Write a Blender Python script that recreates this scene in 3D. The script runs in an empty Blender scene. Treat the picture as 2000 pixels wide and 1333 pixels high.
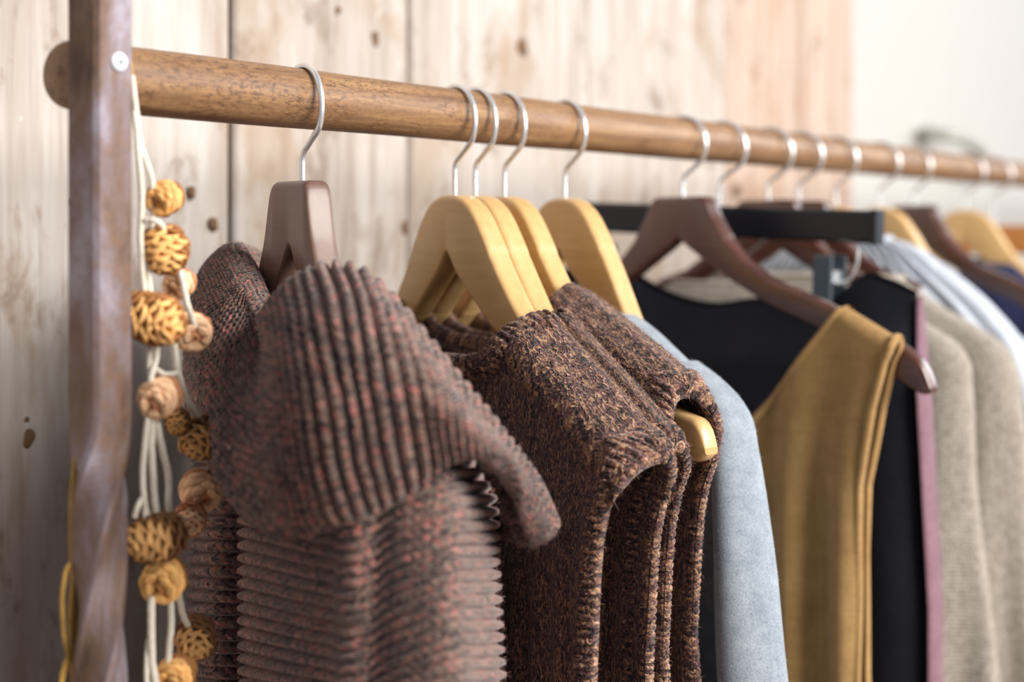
import bpy, math, random
import numpy as np
random.seed(7); rng = np.random.default_rng(7)
R_ = math.radians
scene = bpy.context.scene
COL = scene.collection

# ------------------------------------------------------------------ camera
FPX = 2778.0; HX, HY = 1000.0, 443.0
PH = math.atan(1957 / FPX)
RGT = np.array([math.sin(PH), -math.cos(PH), 0]); FWD = np.array([math.cos(PH), math.sin(PH), 0]); UP = np.array([0, 0, 1.0])
RZ = 1.5                                   # height of the rail's axis
CAM = np.array([0, 0, RZ]) + .1964 * RGT - .758 * FWD - np.array([0, 0, .077])
cd = bpy.data.cameras.new('camera'); cam = bpy.data.objects.new('camera', cd); COL.objects.link(cam)
cam.location = CAM; cam.rotation_euler = (math.pi / 2, 0, -(math.pi / 2 - PH))
cd.sensor_width = 36; cd.lens = FPX / 2000 * 36; cd.shift_y = (HY - 666.5) / 2000
cd.clip_start = .05
cd.dof.use_dof = True; cd.dof.focus_distance = .855; cd.dof.aperture_fstop = 3.6
scene.camera = cam

# ------------------------------------------------------------------ world and light
w = bpy.data.worlds.new('world'); scene.world = w; w.use_nodes = True
bg = w.node_tree.nodes['Background']; bg.inputs[0].default_value = (.80, .88, 1.0, 1); bg.inputs[1].default_value = .28
def area(name, loc, target, sx, sy, power, col):
    ld = bpy.data.lights.new(name, 'AREA'); ld.shape = 'RECTANGLE'; ld.size = sx; ld.size_y = sy; ld.energy = power; ld.color = col
    o = bpy.data.objects.new(name, ld); COL.objects.link(o); o.location = loc
    from mathutils import Vector
    o.rotation_euler = (Vector(target) - Vector(loc)).to_track_quat('-Z', 'Y').to_euler()
    return o
area('window_light', (.45, -2.9, 2.6), (.5, 0, 1.3), 2.3, 1.7, 232, (1.0, .96, .915))
area('far_window_light', (3.7, -1.7, 2.35), (.7, 0, 1.4), 1.5, 1.5, 48, (.93, .97, 1.0))
vs = scene.view_settings
vs.view_transform = 'Standard'; vs.look = 'None'; vs.gamma = 1; vs.exposure = 0.0; vs.use_curve_mapping = False

# ------------------------------------------------------------------ helpers
def lin(c, a=1.0):
    r = []
    for v in c:
        v = v / 255.0
        r.append(v / 12.92 if v <= .04045 else ((v + .055) / 1.055) ** 2.4)
    return (*r, a)
def ray(x, y): return FWD + RGT * (x - HX) / FPX + UP * (HY - y) / FPX
def hit(x, y, p, n):                       # photograph pixel -> point on a plane of the place
    d = ray(x, y); return CAM + d * np.dot(np.array(p) - CAM, n) / np.dot(d, n)
def S(x): return hit(x, 300, (0, 0, 0), (0, 1, 0))[0]
def tag(o, label, cat, group=None, kind=None):
    if label: o['label'] = label
    if cat: o['category'] = cat
    if group: o['group'] = group
    if kind: o['kind'] = kind
    return o
def empty(name, loc, rz=0):
    o = bpy.data.objects.new(name, None); COL.objects.link(o); o.location = loc; o.rotation_euler = (0, 0, rz); o.empty_display_size = .05
    return o
def link(name, me, mat, parent=None):
    o = bpy.data.objects.new(name, me); COL.objects.link(o)
    if mat and not me.materials: me.materials.append(mat)
    if parent: o.parent = parent
    return o
def mesh(name, V, Fc, smooth=True, uv=None):
    me = bpy.data.meshes.new(name)
    V = np.asarray(V, dtype=np.float64).reshape(-1, 3)
    me.from_pydata(V.tolist(), [], Fc if isinstance(Fc, list) else Fc.tolist())
    if uv is not None:
        l = me.uv_layers.new(name='UVMap'); idx = np.empty(len(me.loops), dtype=np.int32); me.loops.foreach_get('vertex_index', idx)
        l.data.foreach_set('uv', np.asarray(uv, dtype=np.float32).reshape(-1, 2)[idx].ravel())
    if smooth: me.polygons.foreach_set('use_smooth', np.ones(len(me.polygons), dtype=bool))
    me.update(); return me
def grid_faces(nu, nv, cu=False, cv=False):
    i = np.arange(nu if cu else nu - 1); j = np.arange(nv if cv else nv - 1)
    I, J = np.meshgrid(i, j, indexing='ij'); I2 = (I + 1) % nu; J2 = (J + 1) % nv
    return np.stack([I * nv + J, I2 * nv + J, I2 * nv + J2, I * nv + J2], -1).reshape(-1, 4)
def grid(name, P, mat, parent=None, uv=None, cu=False, cv=False):
    nu, nv = P.shape[:2]
    return link(name, mesh(name, P, grid_faces(nu, nv, cu, cv), True, uv), mat, parent)
def normals(P):
    du = np.gradient(P, axis=0); dv = np.gradient(P, axis=1); n = np.cross(du, dv)
    return n / (np.linalg.norm(n, axis=-1, keepdims=True) + 1e-12)
def catmull(t, ts, Y):                     # Y[k,...] at knots ts, Hermite with finite differences
    ts = np.asarray(ts, float); Y = np.asarray(Y, float); sh = (-1,) + (1,) * (Y.ndim - 1)
    m = np.gradient(Y, ts, axis=0) if len(ts) > 2 else np.repeat(((Y[1] - Y[0]) / (ts[1] - ts[0]))[None], 2, 0)
    k = np.clip(np.searchsorted(ts, t) - 1, 0, len(ts) - 2); h = (ts[k + 1] - ts[k]); s = ((t - ts[k]) / h).reshape(sh); h = h.reshape(sh)
    return (2*s**3-3*s**2+1)*Y[k] + (s**3-2*s**2+s)*h*m[k] + (-2*s**3+3*s**2)*Y[k+1] + (s**3-s**2)*h*m[k+1]
def curve(pts, n):
    pts = np.asarray(pts, float); d = np.concatenate([[0], np.cumsum(np.linalg.norm(np.diff(pts, axis=0), axis=1))])
    return catmull(np.linspace(0, d[-1], n), d, pts)
def tube_geo(pts, r, n=10, squash=1.0):
    pts = np.asarray(pts, float); m = len(pts); r = np.broadcast_to(r, (m,))
    T = np.gradient(pts, axis=0); T /= np.linalg.norm(T, axis=1, keepdims=True)
    a = np.array([1., 0, 0]) if abs(T[0][0]) < .8 else np.array([0, 1., 0])
    N = []; nrm = a - T[0] * (a @ T[0]); nrm /= np.linalg.norm(nrm)
    for k in range(m):
        nrm = nrm - T[k] * (nrm @ T[k]); nrm /= np.linalg.norm(nrm); N.append(nrm)
    N = np.array(N); B = np.cross(T, N); th = np.linspace(0, 2 * np.pi, n, endpoint=False)
    P = pts[:, None] + (N[:, None] * np.cos(th)[None, :, None] + B[:, None] * np.sin(th)[None, :, None] * squash) * r[:, None, None]
    V = P.reshape(-1, 3); Fc = grid_faces(m, n, False, True).tolist()
    Fc.append(list(range(n))[::-1]); Fc.append([(m - 1) * n + q for q in range(n)])
    return V, Fc
def tube(name, pts, r, mat, parent=None, n=10): V, Fc = tube_geo(pts, r, n); return link(name, mesh(name, V, Fc), mat, parent)
def merge(parts):
    V = []; Fc = []; o = 0
    for v, f in parts:
        v = np.asarray(v).reshape(-1, 3); V.append(v); Fc += [[q + o for q in p] for p in (f if isinstance(f, list) else f.tolist())]; o += len(v)
    return np.concatenate(V), Fc
def rbox(x0, x1, y0, y1, z0, z1, b=.002):  # box with chamfered edges
    V = []; 
    for sx, X in ((1, x0), (-1, x1)):
        for sy, Y in ((1, y0), (-1, y1)):
            for sz, Z in ((1, z0), (-1, z1)):
                V += [(X, Y + sy*b, Z + sz*b), (X + sx*b, Y, Z + sz*b), (X + sx*b, Y + sy*b, Z)]
    import bmesh
    bm = bmesh.new(); [bm.verts.new(v) for v in V]; bmesh.ops.convex_hull(bm, input=bm.verts); 
    bm.verts.ensure_lookup_table(); bm.verts.index_update()
    vv = [tuple(v.co) for v in bm.verts]; ff = [[v.index for v in f.verts] for f in bm.faces]; bm.free(); return vv, ff
def sstep(a, b, x): t = np.clip((x - a) / (b - a), 0, 1); return t * t * (3 - 2 * t)
class Fr:                                  # frame of something hung on the rail: u out into the room, d towards the camera's end, z from the rail axis
    def __init__(s, sx, psi): s.s = sx; s.a = R_(psi); s.o = np.array([math.sin(s.a), -math.cos(s.a), 0]); s.n = np.array([-math.cos(s.a), -math.sin(s.a), 0]); s.p = np.array([sx, 0, RZ])
    def empty(s, name): return empty(name, tuple(s.p), s.a)
    def uz(s, x, y, d=0): p = s.p + s.n * d; h = hit(x, y, p, s.n); return float((h - p) @ s.o), float(h[2] - RZ)
    @staticmethod
    def loc(u, d, z): return np.stack(np.broadcast_arrays(-np.asarray(d, float), -np.asarray(u, float), np.asarray(z, float)), -1)
    def px(s, x, y, d): u, z = s.uz(x, y, d); return s.loc(u, d, z)

# ------------------------------------------------------------------ materials
class NT:
    def __init__(s, name):
        s.m = bpy.data.materials.new(name); s.m.use_nodes = True; s.t = s.m.node_tree; s.b = s.t.nodes['Principled BSDF']
    def n(s, typ, **kw):
        nd = s.t.nodes.new('ShaderNode' + typ)
        for k, v in kw.items():
            if k.startswith('i_'):
                key = k[2:]; key = int(key) if key.isdigit() else key.replace('_', ' ')
                if hasattr(v, 'is_linked') or isinstance(v, bpy.types.NodeSocket): s.t.links.new(v, nd.inputs[key])
                else: nd.inputs[key].default_value = v
            else: setattr(nd, k, v)
        return nd
    def l(s, a, b): s.t.links.new(a, b)
    def math(s, op, a, b=None, c=None):
        nd = s.t.nodes.new('ShaderNodeMath'); nd.operation = op
        for i, v in enumerate((a, b, c)):
            if v is None: continue
            if isinstance(v, bpy.types.NodeSocket): s.l(v, nd.inputs[i])
            else: nd.inputs[i].default_value = v
        return nd.outputs[0]
    def ramp(s, fac, stops, interp='LINEAR'):
        nd = s.t.nodes.new('ShaderNodeValToRGB'); cr = nd.color_ramp; cr.interpolation = interp
        while len(cr.elements) < len(stops): cr.elements.new(.5)
        for e, (p, c) in zip(cr.elements, stops): e.position = p; e.color = c
        s.l(fac, nd.inputs[0]); return nd.outputs[0]
    def mix(s, fac, a, b, blend='MIX'):
        nd = s.t.nodes.new('ShaderNodeMix'); nd.data_type = 'RGBA'; nd.blend_type = blend
        for i, v in ((0, fac), (6, a), (7, b)):
            if isinstance(v, bpy.types.NodeSocket): s.l(v, nd.inputs[i])
            else: nd.inputs[i].default_value = v
        return nd.outputs[2]
    def coord(s, kind='Object', scale=(1, 1, 1), loc=(0, 0, 0)):
        tc = s.t.nodes.new('ShaderNodeTexCoord'); mp = s.t.nodes.new('ShaderNodeMapping'); mp.inputs['Scale'].default_value = scale; mp.inputs['Location'].default_value = loc
        s.l(tc.outputs[kind], mp.inputs[0]); return mp.outputs[0]
    def noise(s, vec, scale, detail=3, rough=.55, dist=0):
        nd = s.n('TexNoise', i_Scale=scale, i_Detail=detail, i_Roughness=rough, i_Distortion=dist); s.l(vec, nd.inputs['Vector']); return nd.outputs[0]
    def bump(s, h, strength=.3, dist=.001, prev=None):
        nd = s.n('Bump', i_Strength=strength, i_Distance=dist); s.l(h, nd.inputs['Height'])
        if prev: s.l(prev, nd.inputs['Normal'])
        return nd.outputs[0]
    def out(s, col=None, rough=None, metal=None, normal=None, **kw):
        for k, v in (('Base Color', col), ('Roughness', rough), ('Metallic', metal), ('Normal', normal)):
            if v is None: continue
            if isinstance(v, bpy.types.NodeSocket): s.l(v, s.b.inputs[k])
            else: s.b.inputs[k].default_value = v
        for k, v in kw.items(): s.b.inputs[k.replace('_', ' ')].default_value = v
        return s.m

def knit_mat(name, ramp_stops, stitch=True, su=1.0, sv=1.0, sheen=.25, bumpd=.0012, fib=1100., tone=(.75, 1.15), irr=.5, wst=.55, cell=2.0):
    t = NT(name); uv = t.coord('UV', (su, sv, 1)); ob = t.coord('Object')
    wob = t.n('TexNoise', i_Scale=170., i_Detail=2.); t.l(ob, wob.inputs['Vector']); wo = t.n('VectorMath', operation='MULTIPLY_ADD'); t.l(wob.outputs['Color'], wo.inputs[0]); wo.inputs[1].default_value = (irr, irr, 0); t.l(uv, wo.inputs[2])
    sx = t.n('SeparateXYZ'); t.l(wo.outputs[0], sx.inputs[0]); U, V = sx.outputs[0], sx.outputs[1]
    fu = t.math('FRACT', U); leg = t.math('ABSOLUTE', t.math('SUBTRACT', t.math('MULTIPLY', fu, 2), 1))       # 0 in the middle of a wale, 1 at its edges
    vv = t.math('ADD', V, t.math('MULTIPLY', leg, -.55)); fv = t.math('FRACT', vv)
    # one random number for each leg of each stitch: the marled yarn
    cx = t.n('CombineXYZ'); t.l(t.math('FLOOR', t.math('MULTIPLY', U, cell)), cx.inputs[0]); t.l(t.math('FLOOR', t.math('MULTIPLY', vv, cell / 2)), cx.inputs[1])
    wn = t.n('TexWhiteNoise', noise_dimensions='2D'); t.l(cx.outputs[0], wn.inputs[0])
    nz = t.noise(ob, fib * .5, 3, .65); nz2 = t.noise(ob, 60, 2, .5)
    f = t.math('ADD', t.math('MULTIPLY', wn.outputs[0], wst), t.math('MULTIPLY', t.math('SUBTRACT', nz, .5), 2.3 * (1.2 - wst))); f = t.math('ADD', f, .5 - wst / 2)
    f = t.math('ADD', f, t.math('MULTIPLY', t.math('SUBTRACT', nz2, .5), .2))
    col = t.ramp(f, [(p, lin(c)) for p, c in ramp_stops])
    lo, hi = tone; big = t.math('ADD', lo, t.math('MULTIPLY', t.noise(ob, 9, 2), hi - lo))
    hsv = t.n('HueSaturation'); t.l(col, hsv.inputs['Color']); t.l(big, hsv.inputs['Value'])
    h = t.math('MULTIPLY', t.math('SINE', t.math('MULTIPLY', fv, math.pi)), t.math('POWER', t.math('SINE', t.math('MULTIPLY', t.math('FRACT', t.math('MULTIPLY', U, 2)), math.pi)), .6))
    nrm = t.bump(h, .9 if stitch else .25, bumpd)
    nrm = t.bump(t.noise(ob, fib, 4, .7), .55, .0008, nrm)
    return t.out(hsv.outputs[0], .95, 0, nrm, Sheen_Weight=sheen, Sheen_Roughness=.4, Specular_IOR_Level=.15)
def felt_mat(name, c1, c2, scale=500, sheen=.2, weave=0, bd=.0008, rough=.95, spec=.15):
    t = NT(name); ob = t.coord('Object'); n1 = t.noise(ob, scale, 4, .7); n2 = t.noise(ob, scale * .12, 3, .6)
    f = t.math('ADD', t.math('MULTIPLY', n1, .7), t.math('MULTIPLY', n2, .5)); f = t.math('SUBTRACT', f, .1)
    col = t.ramp(f, [(.32, lin(c1)), (.68, lin(c2))]); h = n1
    if weave:
        st = t.noise(t.coord('Object', (1, 1, .06)), weave, 2, .6); st2 = t.noise(t.coord('Object', (.06, .06, 1)), weave, 2, .6)
        h = t.math('ADD', st, st2); col = t.mix(.35, col, t.ramp(h, [(.75, lin(c1)), (1.2, lin(c2))]))
    return t.out(col, rough, 0, t.bump(h, .5, bd), Sheen_Weight=sheen, Specular_IOR_Level=spec)
def wood_mat(name, c1, c2, rough=.35, scale=1.0, axis='y', coat=.0, contrast=.5, spec=.5):
    t = NT(name); sc = {'x': (.08, 1, 1), 'y': (1, .08, 1), 'z': (1, 1, .08)}[axis]
    n1 = t.noise(t.coord('Object', sc), 160 * scale, 5, .6, .6); n2 = t.noise(t.coord('Object'), 18 * scale, 2)
    f = t.math('ADD', t.math('MULTIPLY', n1, contrast), t.math('MULTIPLY', n2, 1 - contrast))
    col = t.ramp(f, [(.3, lin(c1)), (.7, lin(c2))])
    rg = t.math('ADD', rough, t.math('MULTIPLY', t.math('SUBTRACT', n2, .5), .2))
    return t.out(col, rg, 0, t.bump(n1, .12, .0005), Coat_Weight=coat, Coat_Roughness=.25, Specular_IOR_Level=spec)
def metal_mat(name, c, rough=.22, metal=1.0):
    t = NT(name); n = t.noise(t.coord('Object'), 220, 3)
    return t.out(lin(c), t.math('ADD', rough, t.math('MULTIPLY', t.math('SUBTRACT', n, .5), .2)), metal, t.bump(n, .05, .0003))
def plain(name, c, rough=.5, spec=.5): t = NT(name); n = t.noise(t.coord('Object'), 300, 3); return t.out(t.mix(n, lin(c), lin([min(255, v * 1.12 + 4) for v in c])), rough, 0, t.bump(n, .08, .0004), Specular_IOR_Level=spec)

def plank_mat(name='weathered_plank', warm=0.):
    t = NT(name); oi = t.n('ObjectInfo'); rnd = oi.outputs['Random']
    tc = t.n('TexCoord'); sc = t.n('VectorMath', operation='SCALE'); cx = t.n('CombineXYZ'); t.l(rnd, cx.inputs[0]); t.l(rnd, cx.inputs[2]); t.l(cx.outputs[0], sc.inputs[0]); sc.inputs['Scale'].default_value = 17
    add = t.n('VectorMath', operation='ADD'); t.l(tc.outputs['Object'], add.inputs[0]); t.l(sc.outputs[0], add.inputs[1]); P = add.outputs[0]
    def mp(s): m = t.n('Mapping'); m.inputs['Scale'].default_value = s; t.l(P, m.inputs[0]); return m.outputs[0]
    g1 = t.noise(mp((1, 1, .05)), 90, 5, .62, .8); g2 = t.noise(mp((1, 1, .10)), 16, 4, .6, 1.2); st = t.noise(mp((1, 1, .45)), 9, 5, .65, .6); st2 = t.noise(mp((1, 1, .6)), 21, 4, .7, .4)
    base = t.ramp(t.math('ADD', t.math('MULTIPLY', g1, .45), t.math('MULTIPLY', g2, .55)), [(.28, lin((132, 116, 104))), (.45, lin((174, 163, 154))), (.62, lin((196, 189, 183))), (.8, lin((208, 203, 200)))])
    col = t.mix(t.ramp(st, [(.50, (0, 0, 0, 1)), (.68, (.8, .8, .8, 1))]), base, lin((156, 131, 106)))
    col = t.mix(t.ramp(st2, [(.56, (0, 0, 0, 1)), (.70, (.7, .7, .7, 1))]), col, lin((116, 92, 70)))
    vo = t.n('TexVoronoi', feature='F1'); vo.inputs['Scale'].default_value = 5.2; t.l(mp((1, .15, .75)), vo.inputs['Vector'])
    kn = t.ramp(vo.outputs['Distance'], [(.018, (1, 1, 1, 1)), (.06, (0, 0, 0, 1))])
    col = t.mix(t.math('MULTIPLY', kn, .85), col, lin((84, 62, 46)))
    ch = t.ramp(st2, [(.24, (1, 1, 1, 1)), (.32, (0, 0, 0, 1))]); col = t.mix(t.math('MULTIPLY', ch, .5), col, lin((240, 240, 236)))
    if warm: col = t.mix(warm, col, lin((190, 142, 106)))
    return t.out(col, .75, 0, t.bump(g1, .35, .002, t.bump(st2, .2, .003)), Specular_IOR_Level=.25)
def rust_mat():
    t = NT('rusty_iron'); ob = t.coord('Object'); oz = t.coord('Object', (1, 1, .3)); n1 = t.noise(oz, 26, 5, .65, .5); n2 = t.noise(ob, 120, 5, .7); n3 = t.noise(oz, 14, 3, .6)
    col = t.ramp(n1, [(.32, lin((74, 56, 45))), (.42, lin((108, 86, 74))), (.50, lin((122, 106, 108))), (.61, lin((152, 146, 158)))])
    col = t.mix(t.ramp(n2, [(.5, (0, 0, 0, 1)), (.72, (.7, .7, .7, 1))]), col, lin((124, 92, 70)))
    col = t.mix(t.ramp(n3, [(.58, (0, 0, 0, 1)), (.70, (.6, .6, .6, 1))]), col, lin((176, 172, 172)))
    return t.out(col, t.math('ADD', .38, t.math('MULTIPLY', n2, .3)), .35, t.bump(n2, .35, .0012), Specular_IOR_Level=.5)
def rail_mat():
    t = NT('stained_rail_wood'); g = t.noise(t.coord('Object', (.05, 1, 1)), 190, 5, .65, .4); sp = t.noise(t.coord('Object', (.35, 1, 1)), 520, 4, .8); bl = t.noise(t.coord('Object', (.5, 1, 1)), 30, 3, .6)
    col = t.ramp(g, [(.3, lin((112, 82, 58))), (.55, lin((146, 110, 76))), (.75, lin((170, 136, 98)))])
    col = t.mix(t.math('MULTIPLY', t.ramp(sp, [(.47, (0, 0, 0, 1)), (.62, (1, 1, 1, 1))]), t.ramp(bl, [(.42, (.15, .15, .15, 1)), (.6, (.9, .9, .9, 1))])), col, lin((84, 56, 38)))
    return t.out(col, .48, 0, t.bump(sp, .2, .0006), Coat_Weight=.05, Coat_Roughness=.4)

M = dict(
    plank=plank_mat(), plank_warm=plank_mat('warm_plank', .3), rust=rust_mat(), rail=rail_mat(),
    plaster=plain('white_plaster', (176, 174, 170), .9, .2), gapshade=plain('gap_shade_dark', (58, 50, 40), .95, .1), floor=wood_mat('floor_boards', (110, 84, 62), (160, 126, 92), .5, .3, 'x'),  # the dark tone behind the planks stands for shade in their gaps
    screw=metal_mat('bright_screw', (226, 232, 240), .5, .15), screwdark=plain('screw_recess', (70, 76, 90), .6), hook=metal_mat('bright_steel_wire', (236, 238, 240), .28, .75),
    brownwood=wood_mat('dark_brown_lacquer', (60, 32, 24), (98, 56, 42), .26, 1, 'y', .9, .5), taupewood=wood_mat('taupe_brown_lacquer', (98, 72, 62), (120, 92, 80), .42, 1, 'y', .2, .5),
    tan=wood_mat('blond_beech', (194, 153, 98), (216, 181, 126), .38, 1, 'y', .2, .6), orange=wood_mat('orange_pine', (178, 116, 60), (206, 146, 84), .4, 1, 'y', .2, .6),
    blackplastic=plain('black_plastic', (12, 17, 28), .35, .5), slate=plain('slate_plastic', (62, 74, 84), .45, .5),
    cotton=felt_mat('white_cotton_string', (206, 196, 178), (236, 230, 216), 900), twine=felt_mat('yellow_jute_twine', (150, 112, 44), (206, 164, 86), 900),
    cowl=knit_mat('marled_cowl_yarn', [(.05, (54, 44, 50)), (.25, (84, 68, 66)), (.46, (118, 97, 88)), (.66, (150, 127, 114)), (.78, (160, 104, 96)), (.88, (194, 84, 84)), (.98, (222, 192, 182))], True, 1, 1, .4, .0016, 1100., (.78, .98), .5, .66, 4.0),
    cowlbody=knit_mat('marled_body_yarn', [(.05, (54, 44, 50)), (.25, (84, 68, 66)), (.46, (118, 97, 88)), (.66, (150, 127, 114)), (.78, (160, 104, 96)), (.88, (194, 84, 84)), (.98, (222, 192, 182))], True, 1, 1, .4, .0007, 1100., (.78, .98), .5, .66, 4.0),
    vest=knit_mat('brown_tweed_yarn', [(.08, (30, 22, 26)), (.28, (56, 41, 41)), (.42, (88, 66, 60)), (.54, (122, 78, 84)), (.64, (136, 104, 82)), (.78, (186, 148, 108)), (.95, (208, 158, 154))], True, 1, 1, .28, .0010, 1100., (.70, 1.06), 1.6),
    grey=felt_mat('pale_grey_wool', (120, 130, 141), (160, 169, 178), 700, .3), lining=felt_mat('lining', (60, 66, 74), (78, 84, 92), 500),
    mustard=felt_mat('mustard_linen', (138, 106, 65), (176, 141, 92), 420, .15, 700), navyleather=felt_mat('dark_brown_leather', (6, 13, 25), (18, 19, 30), 160, .0, 0, .0006, .6, .25), litedge=felt_mat('lit_leather_edge', (104, 70, 84), (134, 98, 112), 260, .2, 0, .0006, .6, .4),  # paler edge colour holds the light falling on the skirt's side
    beige=knit_mat('oatmeal_yarn', [(.1, (146, 136, 124)), (.4, (168, 158, 146)), (.6, (184, 174, 162)), (.9, (200, 191, 180))], True, 1, 1, .3, .0008, 700, (.9, 1.05)),
    white=felt_mat('pale_blue_white_yarn', (168, 176, 190), (202, 207, 214), 500, .3), paleblue=felt_mat('pale_blue_yarn', (172, 188, 206), (206, 216, 228), 400, .3), navy=felt_mat('navy_wool', (24, 30, 58), (40, 46, 82), 400, .3),
    knot=plain('dark_knot', (104, 80, 60), .8, .2), greymetal=metal_mat('grey_painted_metal', (176, 174, 166), .5, .3),
)
def cone_mat(name, tip, base):
    t = NT(name); oi = t.n('ObjectInfo'); ob = t.coord('Object'); sx = t.n('SeparateXYZ'); t.l(ob, sx.inputs[0])
    g = t.math('ADD', t.math('MULTIPLY', sx.outputs[0], 1.0), t.math('MULTIPLY', t.math('SUBTRACT', t.noise(ob, 3, 3), .5), .5))
    col = t.ramp(g, [(-.05, lin(base)), (.35, lin(tip)), (1.0, lin([min(255, v + 22) for v in tip]))])
    hs = t.n('HueSaturation'); t.l(col, hs.inputs['Color']); t.l(t.math('ADD', .8, t.math('MULTIPLY', oi.outputs['Random'], .4)), hs.inputs['Value'])
    return t.out(hs.outputs[0], .6, 0, t.bump(t.noise(ob, 8, 4), .3, .1), Specular_IOR_Level=.35)
M['cone_brown'] = cone_mat('brown_cone_scale', (188, 138, 80), (62, 40, 26)); M['cone_tan'] = cone_mat('tan_cone_scale', (228, 172, 100), (128, 78, 42)); M['cone_peach'] = cone_mat('peach_cone_scale', (236, 190, 148), (176, 112, 78)); M['core'] = plain('cone_core', (60, 38, 26), .8, .2)

# ------------------------------------------------------------------ the setting
WY = .26
def struct(o, label=None): o['kind'] = 'structure'; 
XE = hit(1665, 300, (0, WY, 0), (0, 1, 0))[0]
wl = link('wall_back', mesh('wall_back', *rbox(-1.6, 5.5, WY + .045, WY + .16, 0, 2.7, .004), smooth=False), M['plaster']); struct(wl)
bk = link('gap_shade_sheet', mesh('gap_shade_sheet', *rbox(-1.6, XE - .004, WY + .026, WY + .0445, .01, 2.65, .002), smooth=False), M['gapshade'], wl)  # added dark sheet, stands in for the shade between planks
fl = link('floor', mesh('floor', *rbox(-1.6, 5.5, -3.4, WY + .16, -.06, 0, .002), smooth=False), M['floor']); struct(fl)
seams = [-1.6, -1.30, -1.02, -.70, -.42, -.13, .185] + [hit(x, 300, (0, WY, 0), (0, 1, 0))[0] for x in (450, 797, 1145, 1415, 1570, 1665)]
for i in range(len(seams) - 1):
    x0, x1 = seams[i] + .0022, seams[i + 1] - .0018; nz = 60; zz = np.linspace(.01, 2.62, nz)
    wob = lambda k: .0014 * np.sin(zz * (3.1 + k) + i * 2.3 + k) + .0009 * np.sin(zz * 11 + i + 3 * k)
    pr = rng.uniform(0, .004); xl = x0 + wob(0) - .0; xr = x1 + wob(1); c = .003
    prof = [(xl, WY + .025 + 0 * zz), (xl, WY + c - pr + 0 * zz), (xl + c, WY - pr + 0 * zz), (xr - c, WY - pr + 0 * zz), (xr, WY + c - pr + 0 * zz), (xr, WY + .025 + 0 * zz)]
    P = np.stack([np.stack([a, b, zz], -1) for a, b in prof], 0); V = P.reshape(-1, 3); Fc = grid_faces(6, nz, True).tolist(); Fc += [[q * nz for q in range(6)], [q * nz + nz - 1 for q in range(6)][::-1]]
    link('plank', mesh('plank', V, Fc, False), M['plank_warm' if i >= len(seams) - 3 else 'plank'], wl)

# knots in the boards
planks = [o for o in wl.children if o.name.startswith('plank')]
for kx, ky, kr in ((733, 75, 11), (375, 376, 9), (418, 438, 10), (56, 856, 14), (52, 820, 5), (1020, 92, 16), (1440, 372, 12), (790, 445, 10), (143, 395, 8), (660, 20, 7)):
    p = hit(kx, ky, (0, WY - .0035, 0), (0, 1, 0)); i = int(np.searchsorted(seams, p[0])) - 1; rad = kr / FPX * ((p - CAM) @ FWD) ; th = np.linspace(0, 2 * np.pi, 20, endpoint=False); wv = 1 + .14 * np.sin(2 * th + kx) + .1 * np.sin(3 * th + ky)
    P = np.stack([np.stack([p[0] + q * rad * wv * np.cos(th), WY + dy + 0 * th, p[2] + 1.25 * q * rad * wv * np.sin(th)], -1) for q, dy in ((1, .004), (1, -.0042), (.7, -.0049), (.02, -.0046))], 0)
    grid('knot', P, M['knot'], wl, cv=True)

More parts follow.
